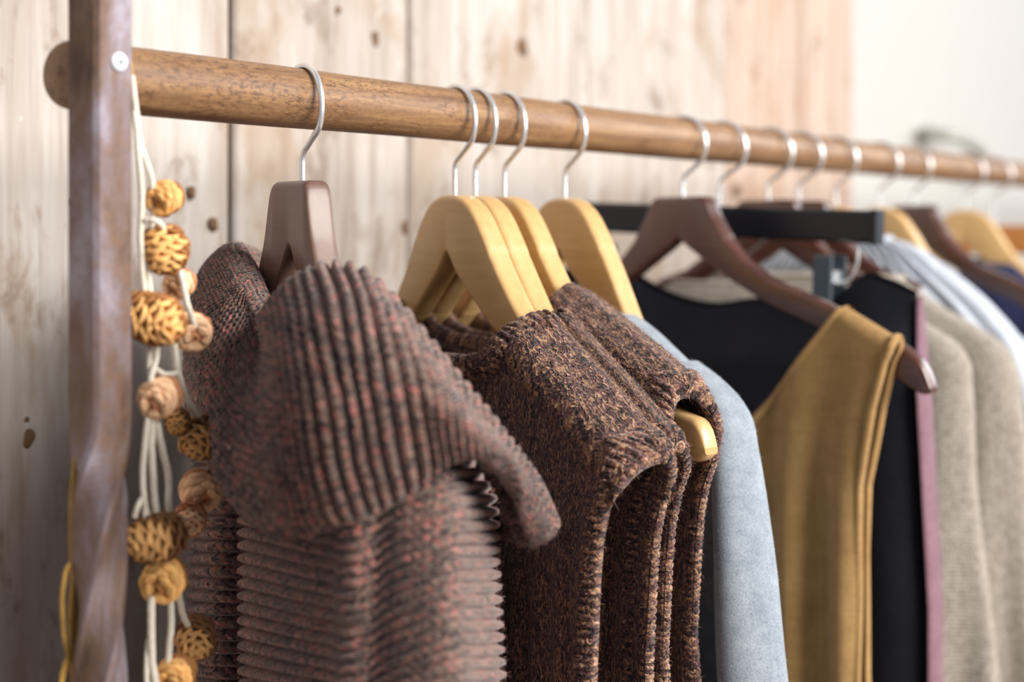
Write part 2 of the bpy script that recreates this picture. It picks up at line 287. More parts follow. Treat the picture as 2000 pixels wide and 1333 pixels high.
# ------------------------------------------------------------------ rail and posts
RR = .018
def rail():
    x0 = hit(117, 143, (0, 0, 0), (0, 1, 0))[0]; x1 = 3.05
    xs = np.concatenate([x0 + .010 * (1 - np.cos(np.linspace(0, math.pi / 2, 8))), np.linspace(x0 + .012, x1, 220)]); rr = np.concatenate([RR * (.70 + .30 * np.sin(np.linspace(0, math.pi / 2, 8))), np.full(220, RR)])
    xs = np.concatenate([[x0 - .0016, x0 - .0012], xs]); rr = np.concatenate([[RR * .03, RR * .45], rr])
    rr = rr + .00025 * np.sin(xs * 23) * (xs > x0 + .02); pts = np.stack([xs, 0 * xs, RZ + 0 * xs], -1)
    V, Fc = tube_geo(pts, rr, 40)
    o = link('clothes_rail', mesh('clothes_rail', V, Fc), M['rail']); tag(o, 'long round brown stained wooden rail carrying all the hangers', 'clothes rail')
rail()
def post(px, label):
    side = .0232; yf = -.0425
    cy = yf + side / 2; cx = px; root = empty('iron_post', (cx, cy, 0)); tag(root, label, 'post', 'iron posts of the rail')
    nz = 500; z = np.linspace(0, 1.95, nz)
    ang = np.where(z < 1.34, -(1.34 - z) / .078 * (math.pi / 2), 0); k = sstep(0, .05, 1.34 - z); ang = ang * k
    b = .0022; h = side / 2; sec = [(-h, -h + b), (-h, h - b), (-h + b, h), (h - b, h), (h, h - b), (h, -h + b), (h - b, -h), (-h + b, -h)]
    sec = np.array(sec)[::-1]; n = len(sec); grow = 1 + .18 * sstep(1.38, 1.27, z) * 0 - .12 * sstep(0, 1, np.clip((1.34 - z) / .08, 0, 1))
    P = np.stack([np.stack([(sec[q, 0] * np.cos(ang) - sec[q, 1] * np.sin(ang)) * grow, (sec[q, 0] * np.sin(ang) + sec[q, 1] * np.cos(ang)) * grow, z], -1) for q in range(n)], 1)
    V = P.reshape(-1, 3); Fc = grid_faces(nz, n, False, True).tolist(); Fc += [list(range(n))[::-1], [(nz - 1) * n + q for q in range(n)]]
    me = mesh('bar', V, Fc); me.set_sharp_from_angle(angle=R_(32)); link('bar', me, M['rust'], root)
    p = hit(232, 121, (0, yf, 0), (0, 1, 0)); sxz = (p[0] - px, p[2]); th = np.linspace(0, 2 * np.pi, 24, endpoint=False); rs = [(.0046, .0003), (.0046, -.0008), (.0042, -.0013), (.0022, -.0015), (.00001, -.00155)]
    P = np.stack([np.stack([sxz[0] + r * np.cos(th), -side / 2 + d + 0 * th, sxz[1] + r * np.sin(th)], -1) for r, d in rs], 0)
    sc = grid('screw', P, M['screw'], root, cv=True)
    for a in (0, math.pi / 2):
        c, s = math.cos(a + .4), math.sin(a + .4); L, wd = .0019, .00045; q = [(L, wd), (-L, wd), (-L, -wd), (L, -wd)]
        V = [(sxz[0] + u * c - v * s, -side / 2 + d, sxz[1] + u * s + v * c) for d in (-.0018, -.0013) for u, v in q]
        link('screw_slot', mesh('screw_slot', V, [[0, 1, 2, 3], [7, 6, 5, 4], [0, 4, 5, 1], [1, 5, 6, 2], [2, 6, 7, 3], [3, 7, 4, 0]], False), M['screwdark'], sc)
XP = hit(263, 300, (0, -.0425, 0), (0, 1, 0))[0] - .0232 / 2
post(XP, 'square rusty iron post with a bright screw and a twisted lower half')

# ------------------------------------------------------------------ hangers
def hook_pts(zt):
    cz = RR + .0019 - .0255; a = np.radians(np.linspace(-28, 188, 40)); c = np.stack([.0255 * np.cos(a), cz + .0255 * np.sin(a)], -1)
    st = [(0, zt - .006), (0, zt + .004), (0, -.040), (.0004, -.0355), (.0030, -.0315), (.0080, -.0282), (.0150, -.0235), (.0198, -.0205)]
    q = np.concatenate([np.array(st), c]); q = curve(q, 110); return np.stack([0 * q[:, 0], -q[:, 0], q[:, 1]], -1)
TAN_UP = [(0, -.055), (.010, -.0555), (.019, -.058), (.027, -.063), (.034, -.070), (.044, -.084), (.058, -.106), (.078, -.131), (.094, -.146), (.120, -.162), (.173, -.190), (.200, -.196), (.212, -.207)]
TAN_LO = [(0, -.094), (.012, -.110), (.044, -.138), (.060, -.150), (.100, -.178), (.150, -.205), (.180, -.218), (.195, -.222), (.212, -.220)]
BRN_UP = [(0, -.0505), (.026, -.0507), (.0295, -.0525), (.032, -.058), (.037, -.068), (.048, -.084), (.062, -.101), (.090, -.120), (.140, -.137), (.187, -.157), (.215, -.171), (.230, -.184), (.235, -.192)]
BRN_LO = [(0, -.087), (.010, -.095), (.048, -.119), (.090, -.141), (.140, -.160), (.187, -.184), (.225, -.206), (.235, -.208)]
H1_UP = [(0, -.0495), (.020, -.0495), (.0225, -.0505), (.0245, -.054), (.027, -.066), (.031, -.082), (.040, -.103), (.060, -.128), (.090, -.150), (.140, -.175), (.190, -.197), (.205, -.208)]
H1_LO = [(0, -.088), (.004, -.093), (.020, -.122), (.040, -.150), (.070, -.172), (.120, -.194), (.180, -.212), (.205, -.216)]
def hanger_body(up, lo, t, bend):
    L = up[-1][0]; us = np.unique(np.concatenate([np.linspace(0, .05, 40), np.linspace(.05, L - .012, 44), L - .012 * (1 - np.sin(np.linspace(0, math.pi / 2, 8)))]))
    us = np.concatenate([-us[::-1][:-1], us]); au = np.abs(us)
    zu = np.interp(au, *zip(*up)); zl = np.interp(au, *zip(*lo))
    k = np.array([.06, .2, .42, .2, .06]) * 0 + np.array([.1, .2, .4, .2, .1]); 
    pad = lambda a: np.convolve(np.concatenate([a[:1]] * 2 + [a] + [a[-1:]] * 2), k, 'valid'); zu = pad(zu); zl = pad(zl)
    e = np.clip((L - au) / .010, 0, 1); e = np.sqrt(1 - (1 - e) ** 2 * .96); mid = zu * .3 + zl * .7; zu = mid + (zu - mid) * e; zl = mid + (zl - mid) * e
    tt = t / 2 * (.78 + .22 * e) * np.where(au > .05, 1 - .25 * sstep(.05, L, au), 1); r = np.minimum(.0042, np.minimum(tt * .9, (zu - zl) * .45))
    sec = []
    for sx, sz in ((1, 1), (-1, 1), (-1, -1), (1, -1)):
        for q in range(5):
            a = {(1, 1): 0, (-1, 1): 90, (-1, -1): 180, (1, -1): 270}[(sx, sz)] + q * 22.5; c, s_ = math.cos(R_(a)), math.sin(R_(a))
            x = sx * (tt - r) + r * c; z = np.where(sz > 0, zu - r, zl + r) + r * s_
            sec.append(np.stack([x + bend * np.sqrt(au ** 2 + .0001 * 4), -us, z], -1))
    P = np.stack(sec, 1); V = P.reshape(-1, 3); nu, n = P.shape[:2]; Fc = grid_faces(nu, n, False, True).tolist(); Fc += [list(range(n))[::-1], [(nu - 1) * n + q for q in range(n)]]
    me = mesh('body', V, Fc); me.set_sharp_from_angle(angle=R_(55)); return me
def cut(pr, L): q = [p for p in pr if p[0] < L]; return q + [(L, float(np.interp(L, *zip(*pr))))]
def hanger(px, psi, kind, label, bend=.07, group=None, L=None, drop=0):
    fr = Fr(S(px), psi); up, lo, t, mat = {'tan': (TAN_UP, TAN_LO, .017, 'tan'), 'brown': (BRN_UP, BRN_LO, .018, 'brownwood'), 'first': (H1_UP, H1_LO, .017, 'taupewood')}[kind]
    if L: up, lo = cut(up, L), cut(lo, L)
    if drop: up, lo = [[(u, z - drop * float(sstep(.055, .095, u))) for u, z in q] for q in (up, lo)]
    root = fr.empty('coat_hanger'); tag(root, label, 'hanger', group)
    link('body', hanger_body(up, lo, t, bend), M[mat], root); tube('hook', hook_pts(up[0][1]), .0019, M['hook'], root, 10)
    return fr
def clip_hanger(px, psi, mat, label, L=.151, clips=True, zt=-.058, hh=.0285, tilt=0, group=None):
    fr = Fr(S(px), psi); root = fr.empty('clip_hanger'); tag(root, label, 'hanger', group); root.rotation_euler.x = R_(tilt)
    V, Fc = rbox(-.008, .008, -L, L, zt - hh, zt, .0025); link('bar', mesh('bar', V, Fc, False), M[mat], root)
    for sgn in (-1, 1): link('end_cap', mesh('end_cap', *rbox(-.0088, .0088, sgn * L - .004, sgn * L + .004, zt - hh - .0008, zt + .0008, .0012), smooth=False), M[mat], root)
    tube('hook', hook_pts(zt), .0019, M['hook'], root, 10)
    if clips:
        for u in (-.118, .118):
            c = link('clip', mesh('clip', *rbox(-.017, -.0145, -u - .001 + .0, -u + .017, -.150, -.098, .001), smooth=False), M['slate'], root)
            link('jaw', mesh('jaw', *rbox(.0145, .017, -u - .001, -u + .017, -.150, -.098, .001), smooth=False), M['slate'], c)
            s_ = 1 if u > 0 else -1; tube('wire', curve([(0, -u - .016 * s_, zt - hh + .004), (0, -u - .016 * s_, -.108), (0, -u - .010 * s_, -.119), (0, -u + .004, -.122), (0, -u + .008, -.116)], 30), .0016, M['hook'], c, 8)
            link('spring', mesh('spring', *rbox(-.0145, .0145, -u + .003, -u + .013, -.122, -.112, .001), smooth=False), M['hook'], c)
    return fr
f1 = hanger(590, -20, 'first', 'taupe brown wooden hanger with a square top, holding the cowl-neck sweater', -.05, L=.10)
f2 = hanger(888, -20, 'tan', 'blond wooden hanger nearest the camera of the blond ones, in the first brown vest', .06, 'blond wooden hangers', L=0.19)
f3 = hanger(928, -20, 'tan', 'blond wooden hanger pressed close behind the nearest blond hanger', .06, 'blond wooden hangers', L=0.184, drop=.004)
f4 = hanger(985, -20, 'tan', 'blond wooden hanger whose arm tip sticks out of a brown vest armhole', .06, 'blond wooden hangers', L=.205)
f5 = hanger(1103, -20, 'tan', 'blond wooden hanger holding the pale grey wool coat', .06, 'blond wooden hangers', L=0.165, drop=.018)
f6 = hanger(1333, -10, 'brown', 'glossy dark brown wooden hanger under the mustard strap', .05, 'dark brown wooden hangers')
f7 = clip_hanger(1408, 0, 'blackplastic', 'black bar hanger with metal clips gripping the dark skirt', tilt=2.0)
f8 = hanger(1500, 0, 'brown', 'dark brown wooden hanger just behind the black bar, in the nearer oatmeal knit', .05, 'dark brown wooden hangers', L=0.13)
f9 = hanger(1560, 0, 'brown', 'dark brown wooden hanger in the farther oatmeal knit, second behind the black bar', .05, 'dark brown wooden hangers', L=0.13)
f10 = hanger(1632, -8, 'tan', 'blond wooden hanger inside the white ribbed knit', .06, 'blond wooden hangers', L=0.16)
f11 = hanger(1717, -8, 'tan', 'blond wooden hanger rising just right of the black bar end, in the pale blue knit', .06, 'blond wooden hangers', L=0.15)
f12 = hanger(1785, -22, 'brown', 'empty dark brown hanger farthest along the rail, between two blond hangers', .05, 'dark brown wooden hangers')
f13 = hanger(1885, 0, 'tan', 'farthest blond wooden hanger, holding the navy garment', .06, 'blond wooden hangers', L=0.15)
f14 = clip_hanger(1940, 0, 'orange', 'orange pine bar hanger at the right edge of the picture', .16, False, -.075, .04)

# ------------------------------------------------------------------ knit relief
def stitch(U, V, rib=.0026, st=.0010, sharp=.6):     # ribs run along V, one rib per unit of U, one stitch per unit of V
    fu = U - np.floor(U); r = np.abs(np.sin(np.pi * fu)) ** sharp; leg = np.abs(2 * fu - 1)
    b = np.abs(np.sin(np.pi * (V - .55 * leg))) ** .7; split = 1 - .35 * np.exp(-(leg / .16) ** 2)
    return rib * r * (.72 + .28 * split) + st * r * b

def fuzz(P, n, ln, mat, parent, name='wool_fuzz'):
    """fine loose fibres standing off a knitted surface"""
    nu, nv = P.shape[:2]; N = normals(P); i = rng.integers(1, nu - 1, n); j = rng.integers(1, nv - 1, n); a = rng.random((n, 1)); p = P[i, j] * a + P[i - 1, j - 1] * (1 - a); nn = N[i, j] * rng.choice([-1, 1], (n, 1))
    t = rng.normal(0, 1, (n, 3)); t -= nn * (t * nn).sum(1, keepdims=True); t /= np.linalg.norm(t, axis=1, keepdims=True) + 1e-9; l = ln * rng.uniform(.4, 1.3, (n, 1)); sd = np.cross(nn, t) * .00009
    mid = p + nn * l * .5 + t * l * .35; tip = p + nn * l * .75 + t * l * rng.uniform(.5, 1.3, (n, 1)) - UP * l * .2
    V = np.stack([p - sd, p + sd, mid + sd * .7, mid - sd * .7, tip], 1).reshape(-1, 3); k = np.arange(n)[:, None] * 5
    Fc = (k + np.array([[0, 1, 2, 3]])).tolist() + (k + np.array([[3, 2, 4]])).tolist()
    o = link(name, mesh(name, V, Fc), mat, parent); o['kind'] = 'stuff'; return o

# ------------------------------------------------------------------ first sweater with the cowl
def cowl_sweater():
    fr = f1; root = fr.empty('cowl_neck_sweater'); tag(root, 'chunky ribbed cowl-neck sweater in marled plum, taupe and red wool', 'sweater')
    # columns round the collar: fold edge, three points down the outside, hem; pixels of the photograph with depth towards the camera in mm
    cols = [
        [(640,620,-48),(700,650,-62),(740,760,-75),(760,850,-78),(770,960,-74)],
        [(570,568,-34),(590,590,-52),(600,700,-66),(600,800,-70),(600,900,-66)],
        [(505,520,-22),(480,510,-36),(450,620,-46),(450,740,-50),(455,860,-46)],
        [(470,499,4),(428,512,0),(396,580,4),(384,700,10),(390,850,14)],
        [(480,530,20),(442,545,28),(402,620,40),(392,740,52),(412,900,58)],
        [(498,580,32),(467,600,44),(430,690,64),(420,800,76),(447,965,76)],
        [(520,618,36),(503,650,46),(474,760,74),(470,870,87),(490,1015,85)],
        [(541,634,40),(533,680,54),(522,790,84),(527,900,92),(550,1042,87)],
        [(556,598,54),(557,655,78),(574,790,91),(587,905,91),(615,1042,84)],
        [(600,556,50),(610,620,75),(640,790,86),(655,905,83),(685,1018,75)],
        [(650,536,42),(674,600,66),(708,775,74),(725,885,70),(748,992,62)],
        [(702,548,32),(730,615,55),(772,762,62),(788,860,58),(806,958,50)],
        [(748,592,22),(776,655,44),(820,770,50),(835,838,46),(850,922,40)],
        [(805,662,12),(827,718,32),(860,796,38),(874,846,36),(888,902,31)],
        [(866,740,0),(882,790,18),(905,842,25),(915,870,24),(926,893,21)],
        [(925,815,-12),(936,850,2),(948,880,9),(955,893,10),(962,902,8)],
        [(978,888,-26),(982,905,-14),(985,917,-8),(987,926,-6),(988,936,-6)],
        [(1022,950,-38),(1021,962,-30),(1019,972,-26),(1015,982,-24),(1008,992,-24)],
        [(1050,1008,-50),(1050,1018,-46),(1047,1026,-42),(1040,1031,-40),(1028,1034,-38)],
        [(1050,1016,-60),(1049,1026,-64),(1040,1032,-68),(1020,1034,-70),(990,1032,-70)],
        [(1000,960,-66),(995,985,-78),(985,1010,-84),(972,1024,-86),(955,1028,-86)],
        [(880,850,-62),(885,900,-78),(885,950,-84),(885,980,-86),(880,1010,-84)],
        [(760,730,-58),(775,790,-74),(790,870,-84),(795,930,-86),(800,990,-82)],
    ]
    G = np.array([[fr.px(x, y, d / 1000) for x, y, d in c] for c in cols])            # n,5,3
    ctr = np.mean(G[:, 0], axis=0)
    ins = []
    for k in range(len(G)):
        f = G[k, 0]; q = ctr - f; q[2] = 0; q /= np.linalg.norm(q) + 1e-9
        dp = .012 if 15 <= k <= 20 else .052
        ins.append([f + q * .006 + np.array([0, 0, -dp]), f + q * .0075 + np.array([0, 0, -dp * .46]), f + q * .006 + np.array([0, 0, -dp * .15]), f + q * .002 + np.array([0, 0, -.0012])])
    hemr = []
    G = np.concatenate([np.array(ins), G], 1)
    G = np.concatenate([G[-2:], G, G[:3]], 0)                                         # wrap for the spline
    d = np.concatenate([[0], np.cumsum(np.linalg.norm(np.diff(G[:, 6], axis=0), axis=1))])
    n0, n1 = d[2], d[-3]; pitch = .0064; nr = int(round((n1 - n0) / pitch)); NU = nr * 8
    t = np.linspace(n0, n1, NU, endpoint=False); A = catmull(t, d, G)                  # NU,9,3
    dv = np.concatenate([[0], np.cumsum(np.linalg.norm(np.diff(A, axis=1), axis=-1).mean(0))]); NV = 210; tv = np.linspace(0, dv[-1], NV)
    P = np.swapaxes(catmull(tv, dv, np.swapaxes(A, 0, 1)), 0, 1)
    U = np.broadcast_to(((t - n0) / (n1 - n0) * nr)[:, None], (NU, NV)); V = np.broadcast_to((tv / .0040)[None], (NU, NV))
    Pp = np.concatenate([P[-3:], P, P[:3]], 0); N = normals(Pp)[3:-3]
    # outward = away from the collar's own axis at the outside
    if np.mean(((P - ctr) * N).sum(-1)[:, NV // 2]) < 0: N = -N
    hem = sstep(dv[-1] - .010, dv[-1], tv)[None, :, None]
    Q = P + N * stitch(U, V, .0062, .0017, 1.0)[..., None] * (1 - .5 * hem)
    B = P - N * .0035                                                                # inner face of the collar's hem
    k0 = np.searchsorted(tv, dv[-1] - .05); back = B[:, k0:][:, ::-1]
    Q = np.concatenate([Q, back], 1); Vb = np.concatenate([V, V[:, k0:][:, ::-1]], 1); Ub = np.concatenate([U, U[:, k0:][:, ::-1]], 1)
    # close the loop with a repeated first column so that the stitch count runs on
    Q = np.concatenate([Q, Q[:1]], 0); Ub = np.concatenate([Ub, Ub[:1] + nr], 0); Vb = np.concatenate([Vb, Vb[:1]], 0)
    grid('cowl_collar', Q, M['cowl'], root, np.stack([Ub, Vb], -1)); fuzz(Q, 26000, .0032, M['cowl'], root)
    # body
    xs = [(420,-30),(384,14),(400,26),(440,26),(474,14),(486,40),(520,48),(600,55),(665,54),(700,57),(740,48),(800,40),(860,28),(905,2),(938,-22),(950,-50),(930,-80)]
    ys = [850, 950, 1100, 1250, 1400, 1700, 2100, 2500]
    off = np.interp([x for x, _ in xs], [360, 474, 486, 700, 870, 950, 960], [0, 5, 0, 44, -34, -40, -40])
    rows = []
    for y in ys:
        k = (min(y, 1450) - 1000) / 333.0; row = []
        for x, dd in xs:
            sh = np.interp(x, [330, 480, 700, 900, 950], [-12, 0, -2, 14, 18]) * k - max(0, (960 - y) / 110) * 55 * max(0, (x - 780) / 170); dz = dd + (3 * math.sin(y / 130 + x / 90))
            p = fr.px(x + sh, y, dz / 1000); row.append(p)
        rows.append(row)
    G = np.array(rows); xo = np.array([x for x, _ in xs], float)
    NVv = 460; NUu = 380
    dx = np.concatenate([[0], np.cumsum(np.linalg.norm(np.diff(G[2], axis=0), axis=1))]); tu = np.linspace(0, dx[-1], NUu)
    A = np.swapaxes(catmull(tu, dx, np.swapaxes(G, 0, 1)), 0, 1); xo_d = catmull(tu, dx, off[:, None])[:, 0]
    ty = np.linspace(0, 1, NVv) ** 1.25 * (ys[-1] - ys[0]) + ys[0]; P = catmull(ty, np.array(ys, float), A)  # NV,NU,3
    V = np.broadcast_to((tu / .0040)[None], (NVv, NUu)); U = (ty[:, None] - xo_d[None]) / 24.5
    N = normals(P); 
    if N[:, NUu // 2, 0].mean() > 0: N = -N
    Q = P + N * stitch(U, V, .0062, .0005, .75)[..., None]
    grid('body', Q, M['cowlbody'], root, np.stack([U, V], -1)); fuzz(Q[:270], 14000, .0032, M['cowl'], root)
    wv = np.linspace(0, 1, 30)[None, :, None]; back = P[::4, -1:] * (1 - wv) + P[::4, :1] * wv; grid('back', back, M['cowl'], root, np.stack([np.broadcast_to(U[::4, :1], (back.shape[0], 30)), np.broadcast_to(wv[..., 0] * 60, (back.shape[0], 30))], -1))
cowl_sweater()

# ------------------------------------------------------------------ sleeveless tops: front and back panel, bands
def top_garment(name, label, fr, mat, cat, u0, un, us, ridge, zfront, zback, arm, hem, T, h, pitch=(.0024, .0028), bands=None, folds=(.0015, 40), group=None, bandmat=None, thick=.003, welt=False):
    root = fr.empty(name); tag(root, label, cat, group)
    ru, rz = zip(*ridge); fz_u, fz = zip(*zfront); bz_u, bz = zip(*zback); az, aw = zip(*sorted(arm))
    def zr(u): return np.interp(np.abs(u - u0), ru, rz)
    def ur(z): return np.interp(z, az, aw)
    def top(u, front):
        a = np.abs(u - u0); zz = np.interp(a, fz_u if front else bz_u, fz if front else bz); return np.where(a < un, np.minimum(zz, zr(u)), zr(u))
    Tf, Tb = T if isinstance(T, tuple) else (T, T)
    fa, fk = folds; ph = random.uniform(0, 6)
    def dd(u, z, front=True):
        k = np.clip((zr(u) - z) / h, 0, 1); d = (Tf if front else Tb) * np.sqrt(np.maximum(0, 1 - (1 - k) ** 2)); low = np.clip((zr(u) - z) / .15, 0, 1.5)
        return d + fa * low * np.sin(u * fk * 2 * math.pi + ph + z * 3) * k
    def surf(a, t, front):
        """a in -1..1 across, t in 0..1 from the top edge down"""
        zt = top(u0 + a * us, front); z = zt + (hem - zt) * t; u = u0 + a * ur(np.minimum(z, zr(u0 + a * us)))
        u = u + (1 - sstep(0, .02, zt - z)) * (a * us + u0 - u); d = dd(u0 + a * us, z, front)
        return u, (d if front else -d), z
    NA, NT_ = 121, 150
    for front in (True, False):
        a = np.linspace(-1, 1, NA)[:, None]; t = (np.linspace(0, 1, NT_) ** 1.8)[None]; u, d, z = surf(a, t, front); P = Fr.loc(u, d, z)
        al = np.concatenate([np.zeros((NA, 1)), np.cumsum(np.linalg.norm(np.diff(P, axis=1), axis=-1), 1)], 1); uv = np.stack([np.broadcast_to(a * us, z.shape) / pitch[0], (zr(a * us + u0) - zr(u0) - al) / pitch[1]], -1)
        grid('front_panel' if front else 'back_panel', P, M[mat], root, uv)
        if welt: fuzz(P[:, :110], 9000 if front else 2000, .0026, M[mat], root)
        Pin = P - (normals(P) * (np.sign(-normals(P)[..., :1].mean()) * (1 if front else -1))) * thick if False else Fr.loc(u, (d - thick) if front else (d + thick), z - .0006)
        grid('front_lining' if front else 'back_lining', Pin[::2, ::2], M[mat], root, uv[::2, ::2])
    bm_ = M[bandmat or mat]
    if not bands: return root
    nw, aw_, amp, rp = bands                                                         # neck band width, armhole band width, rib height, rib pitch
    def band(bname, E, I, flip=1):
        """E edge line, I inner line (n,3): a bulging ribbed strip between them, rolled over the edge"""
        L = np.concatenate([[0], np.cumsum(np.linalg.norm(np.diff((E + I) / 2, axis=0), axis=1))]); n = max(20, int(L[-1] / rp * 8)); tt = np.linspace(0, L[-1], n)
        E2 = catmull(tt, L, E); I2 = catmull(tt, L, I); m = 15; w = np.linspace(0, 1, m); P = E2[:, None] * (1 - w)[None, :, None] + I2[:, None] * w[None, :, None]
        N = normals(P) * flip; wd = np.linalg.norm(E2 - I2, axis=1).mean()
        bul = (.0028 * np.sqrt(np.clip(np.sin(np.pi * np.clip(w * .92 + .08, 0, 1)), 0, 1)))[None]
        U = np.broadcast_to((tt / rp)[:, None], (n, m)); V = np.broadcast_to((w * wd / .0034)[None], (n, m)); H = bul + stitch(U, V, amp, amp * .35) * np.clip(np.sin(np.pi * np.clip(w * .9 + .1, 0, 1)), .0, 1)[None] ** .5
        Q = P + N * H[..., None]; R1 = E2[:, None] + (E2 - I2)[:, None] / wd * .0012 - N[:, :1] * .0015; R2 = P[:, [2, 6]] - N[:, [2, 6]] * .004
        Q = np.concatenate([R2[:, ::-1], R1, Q], 1); U = np.concatenate([U[:, :3], U], 1); V = np.concatenate([V[:, :3] - 1, V], 1)
        grid(bname, Q, bm_, root, np.stack([U * 1.0, V], -1))
        if welt: fuzz(Q, 4000, .0026, bm_, root)
    # neck: one loop, front from left to right and back from right to left
    if nw:
        un_ = un / us
        for front in (True, False):
            a = np.linspace(-un_ * 1.0, un_ * 1.0, 61); u, d, z = surf(a, 0 * a, front); E = Fr.loc(u, d, z)
            # inner line: away from the neck centre in u,z
            cu = u0; cz = zr(np.array(u0)) + .01; vu, vz = u - cu, z - cz; l = np.hypot(vu, vz); u2 = u + vu / l * nw; z2 = np.minimum(z + vz / l * nw, zr(u2) - .0005); d2 = dd(u2, z2, front) * (1 if front else -1)
            band('neck_band', E, Fr.loc(u2, d2, z2), -1 if front else 1)
    if welt:
        for sg in (1, -1):
            aa = np.linspace(un / us + .015, .985, 60) * sg; w = np.linspace(-1, 1, 25); rows = []
            for q in w:
                front = q > 0; z = zr(u0 + aa * us) - h * (1 - math.cos(abs(q) * 1.25)) - (.012 * max(0, abs(q) - .75) / .25); uu_ = u0 + aa * us; dq = dd(uu_, z, front); rows.append(Fr.loc(uu_, dq if front else -dq, z))
            P = np.stack(rows, 1); N = normals(P); ctr_ = Fr.loc(u0 + aa * us, 0 * aa, zr(u0 + aa * us) - h)[:, None]
            if ((P - ctr_) * N).sum(-1).mean() < 0: N = -N
            Lu = np.linalg.norm(P[-1, 12] - P[0, 12]); P = catmull(np.linspace(0, 59, 300), np.arange(60.), P); N = catmull(np.linspace(0, 59, 300), np.arange(60.), N); U = np.linspace(0, Lu / .0044, 300)[:, None] + 0 * w[None]; V = (w * .042 / .0036)[None] + 0 * U
            ed = np.clip((1 - np.abs(w)) / .12, 0, 1) ** .5; H = (.0034 * ed - .0015 * (1 - ed) + .0011 * np.cos(w * 9.5))[None] + stitch(V, U, .0008, .0007) * ed[None]
            grid('shoulder_welt', P + N * H[..., None], bm_, root, np.stack([V, U], -1)); fuzz(P + N * H[..., None], 5000, .0026, bm_, root)
    if aw_:
        for sg in (1, -1):
            tf = (np.linspace(0, 1, 90) ** 1.8)[::-1]; tf = tf[tf < .62]
            def line(off):
                out = []
                for front, ts in ((True, tf), (False, tf[::-1])):
                    a = sg * np.ones_like(ts); u, d, z = surf(a, ts, front); u2 = u - sg * off; d2 = dd(np.clip(u2, u0 - us, u0 + us), z, front) * (1 if front else -1)
                    zz = z + (zr(u0 + (sg * (us - off))) - zr(u0 + sg * us)) * (1 - sstep(0, .02, zr(u0 + sg * us) - z)); out.append(Fr.loc(u2, d2 if off else d, zz))
                return np.concatenate([out[0], out[1][1:]])
            band('armhole_band', line(0), line(aw_), sg)
    return root
RIDGE = [(0, -.121), (.060, -.121), (.084, -.134), (.107, -.149), (.153, -.176), (.188, -.200), (.196, -.209)]
ZF = [(0, -.161), (.040, -.160), (.058, -.157), (.070, -.150), (.079, -.138), (.084, -.121)]
ZB = [(0, -.153), (.040, -.152), (.062, -.147), (.076, -.136), (.084, -.121)]
ARM = [(-.205, .196), (-.222, .192), (-.238, .184), (-.256, .179), (-.280, .176), (-.336, .172), (-.40, .178), (-.46, .205), (-.7, .215)]
VB = (.020, .015, .0026, .0048)
top_garment('knitted_vest', 'brown tweed knitted vest nearest the camera, its round neck and armhole in full view', f2, 'vest', 'vest', .020, .084, .196, RIDGE, ZF, ZB, ARM, -.62, (.030, .013), .026, bands=VB, welt=True, group='brown tweed vests')
top_garment('knitted_vest', 'brown tweed knitted vest in the middle, squeezed between two alike', f3, 'vest', 'vest', .014, .084, .194, RIDGE, ZF, ZB, ARM, -.62, (.008, .014), .018, bands=VB, welt=True, group='brown tweed vests')
top_garment('knitted_vest', 'brown tweed knitted vest farthest back, with a blond hanger tip poking out', f4, 'vest', 'vest', .004, .070, .190, [(0, -.108), (.052, -.110), (.100, -.131), (.150, -.154), (.182, -.171), (.190, -.180)], ZF, ZB, ARM, -.62, (.016, .024), .024, bands=VB, welt=True, group='brown tweed vests')

# mustard sleeveless top
MR = [(0, -.130), (.160, -.139), (.166, -.141), (.213, -.164)]
MF = [(0, -.315), (.03, -.295), (.075, -.246), (.125, -.187), (.160, -.145), (.166, -.139)]
top_garment('tank_top', 'mustard linen tank top with a deep V neck on a brown hanger', f6, 'mustard', 'top', 0, .166, .213, MR, MF, [(0, -.30), (.075, -.24), (.13, -.175), (.166, -.139)],
            [(-.160, .213), (-.19, .205), (-.218, .197), (-.28, .185), (-.433, .181), (-.7, .2)], -.66, (.011, .005), .012, (.0012, .0012), (.005, .005, .0002, .006), (.006, 17), thick=.001)

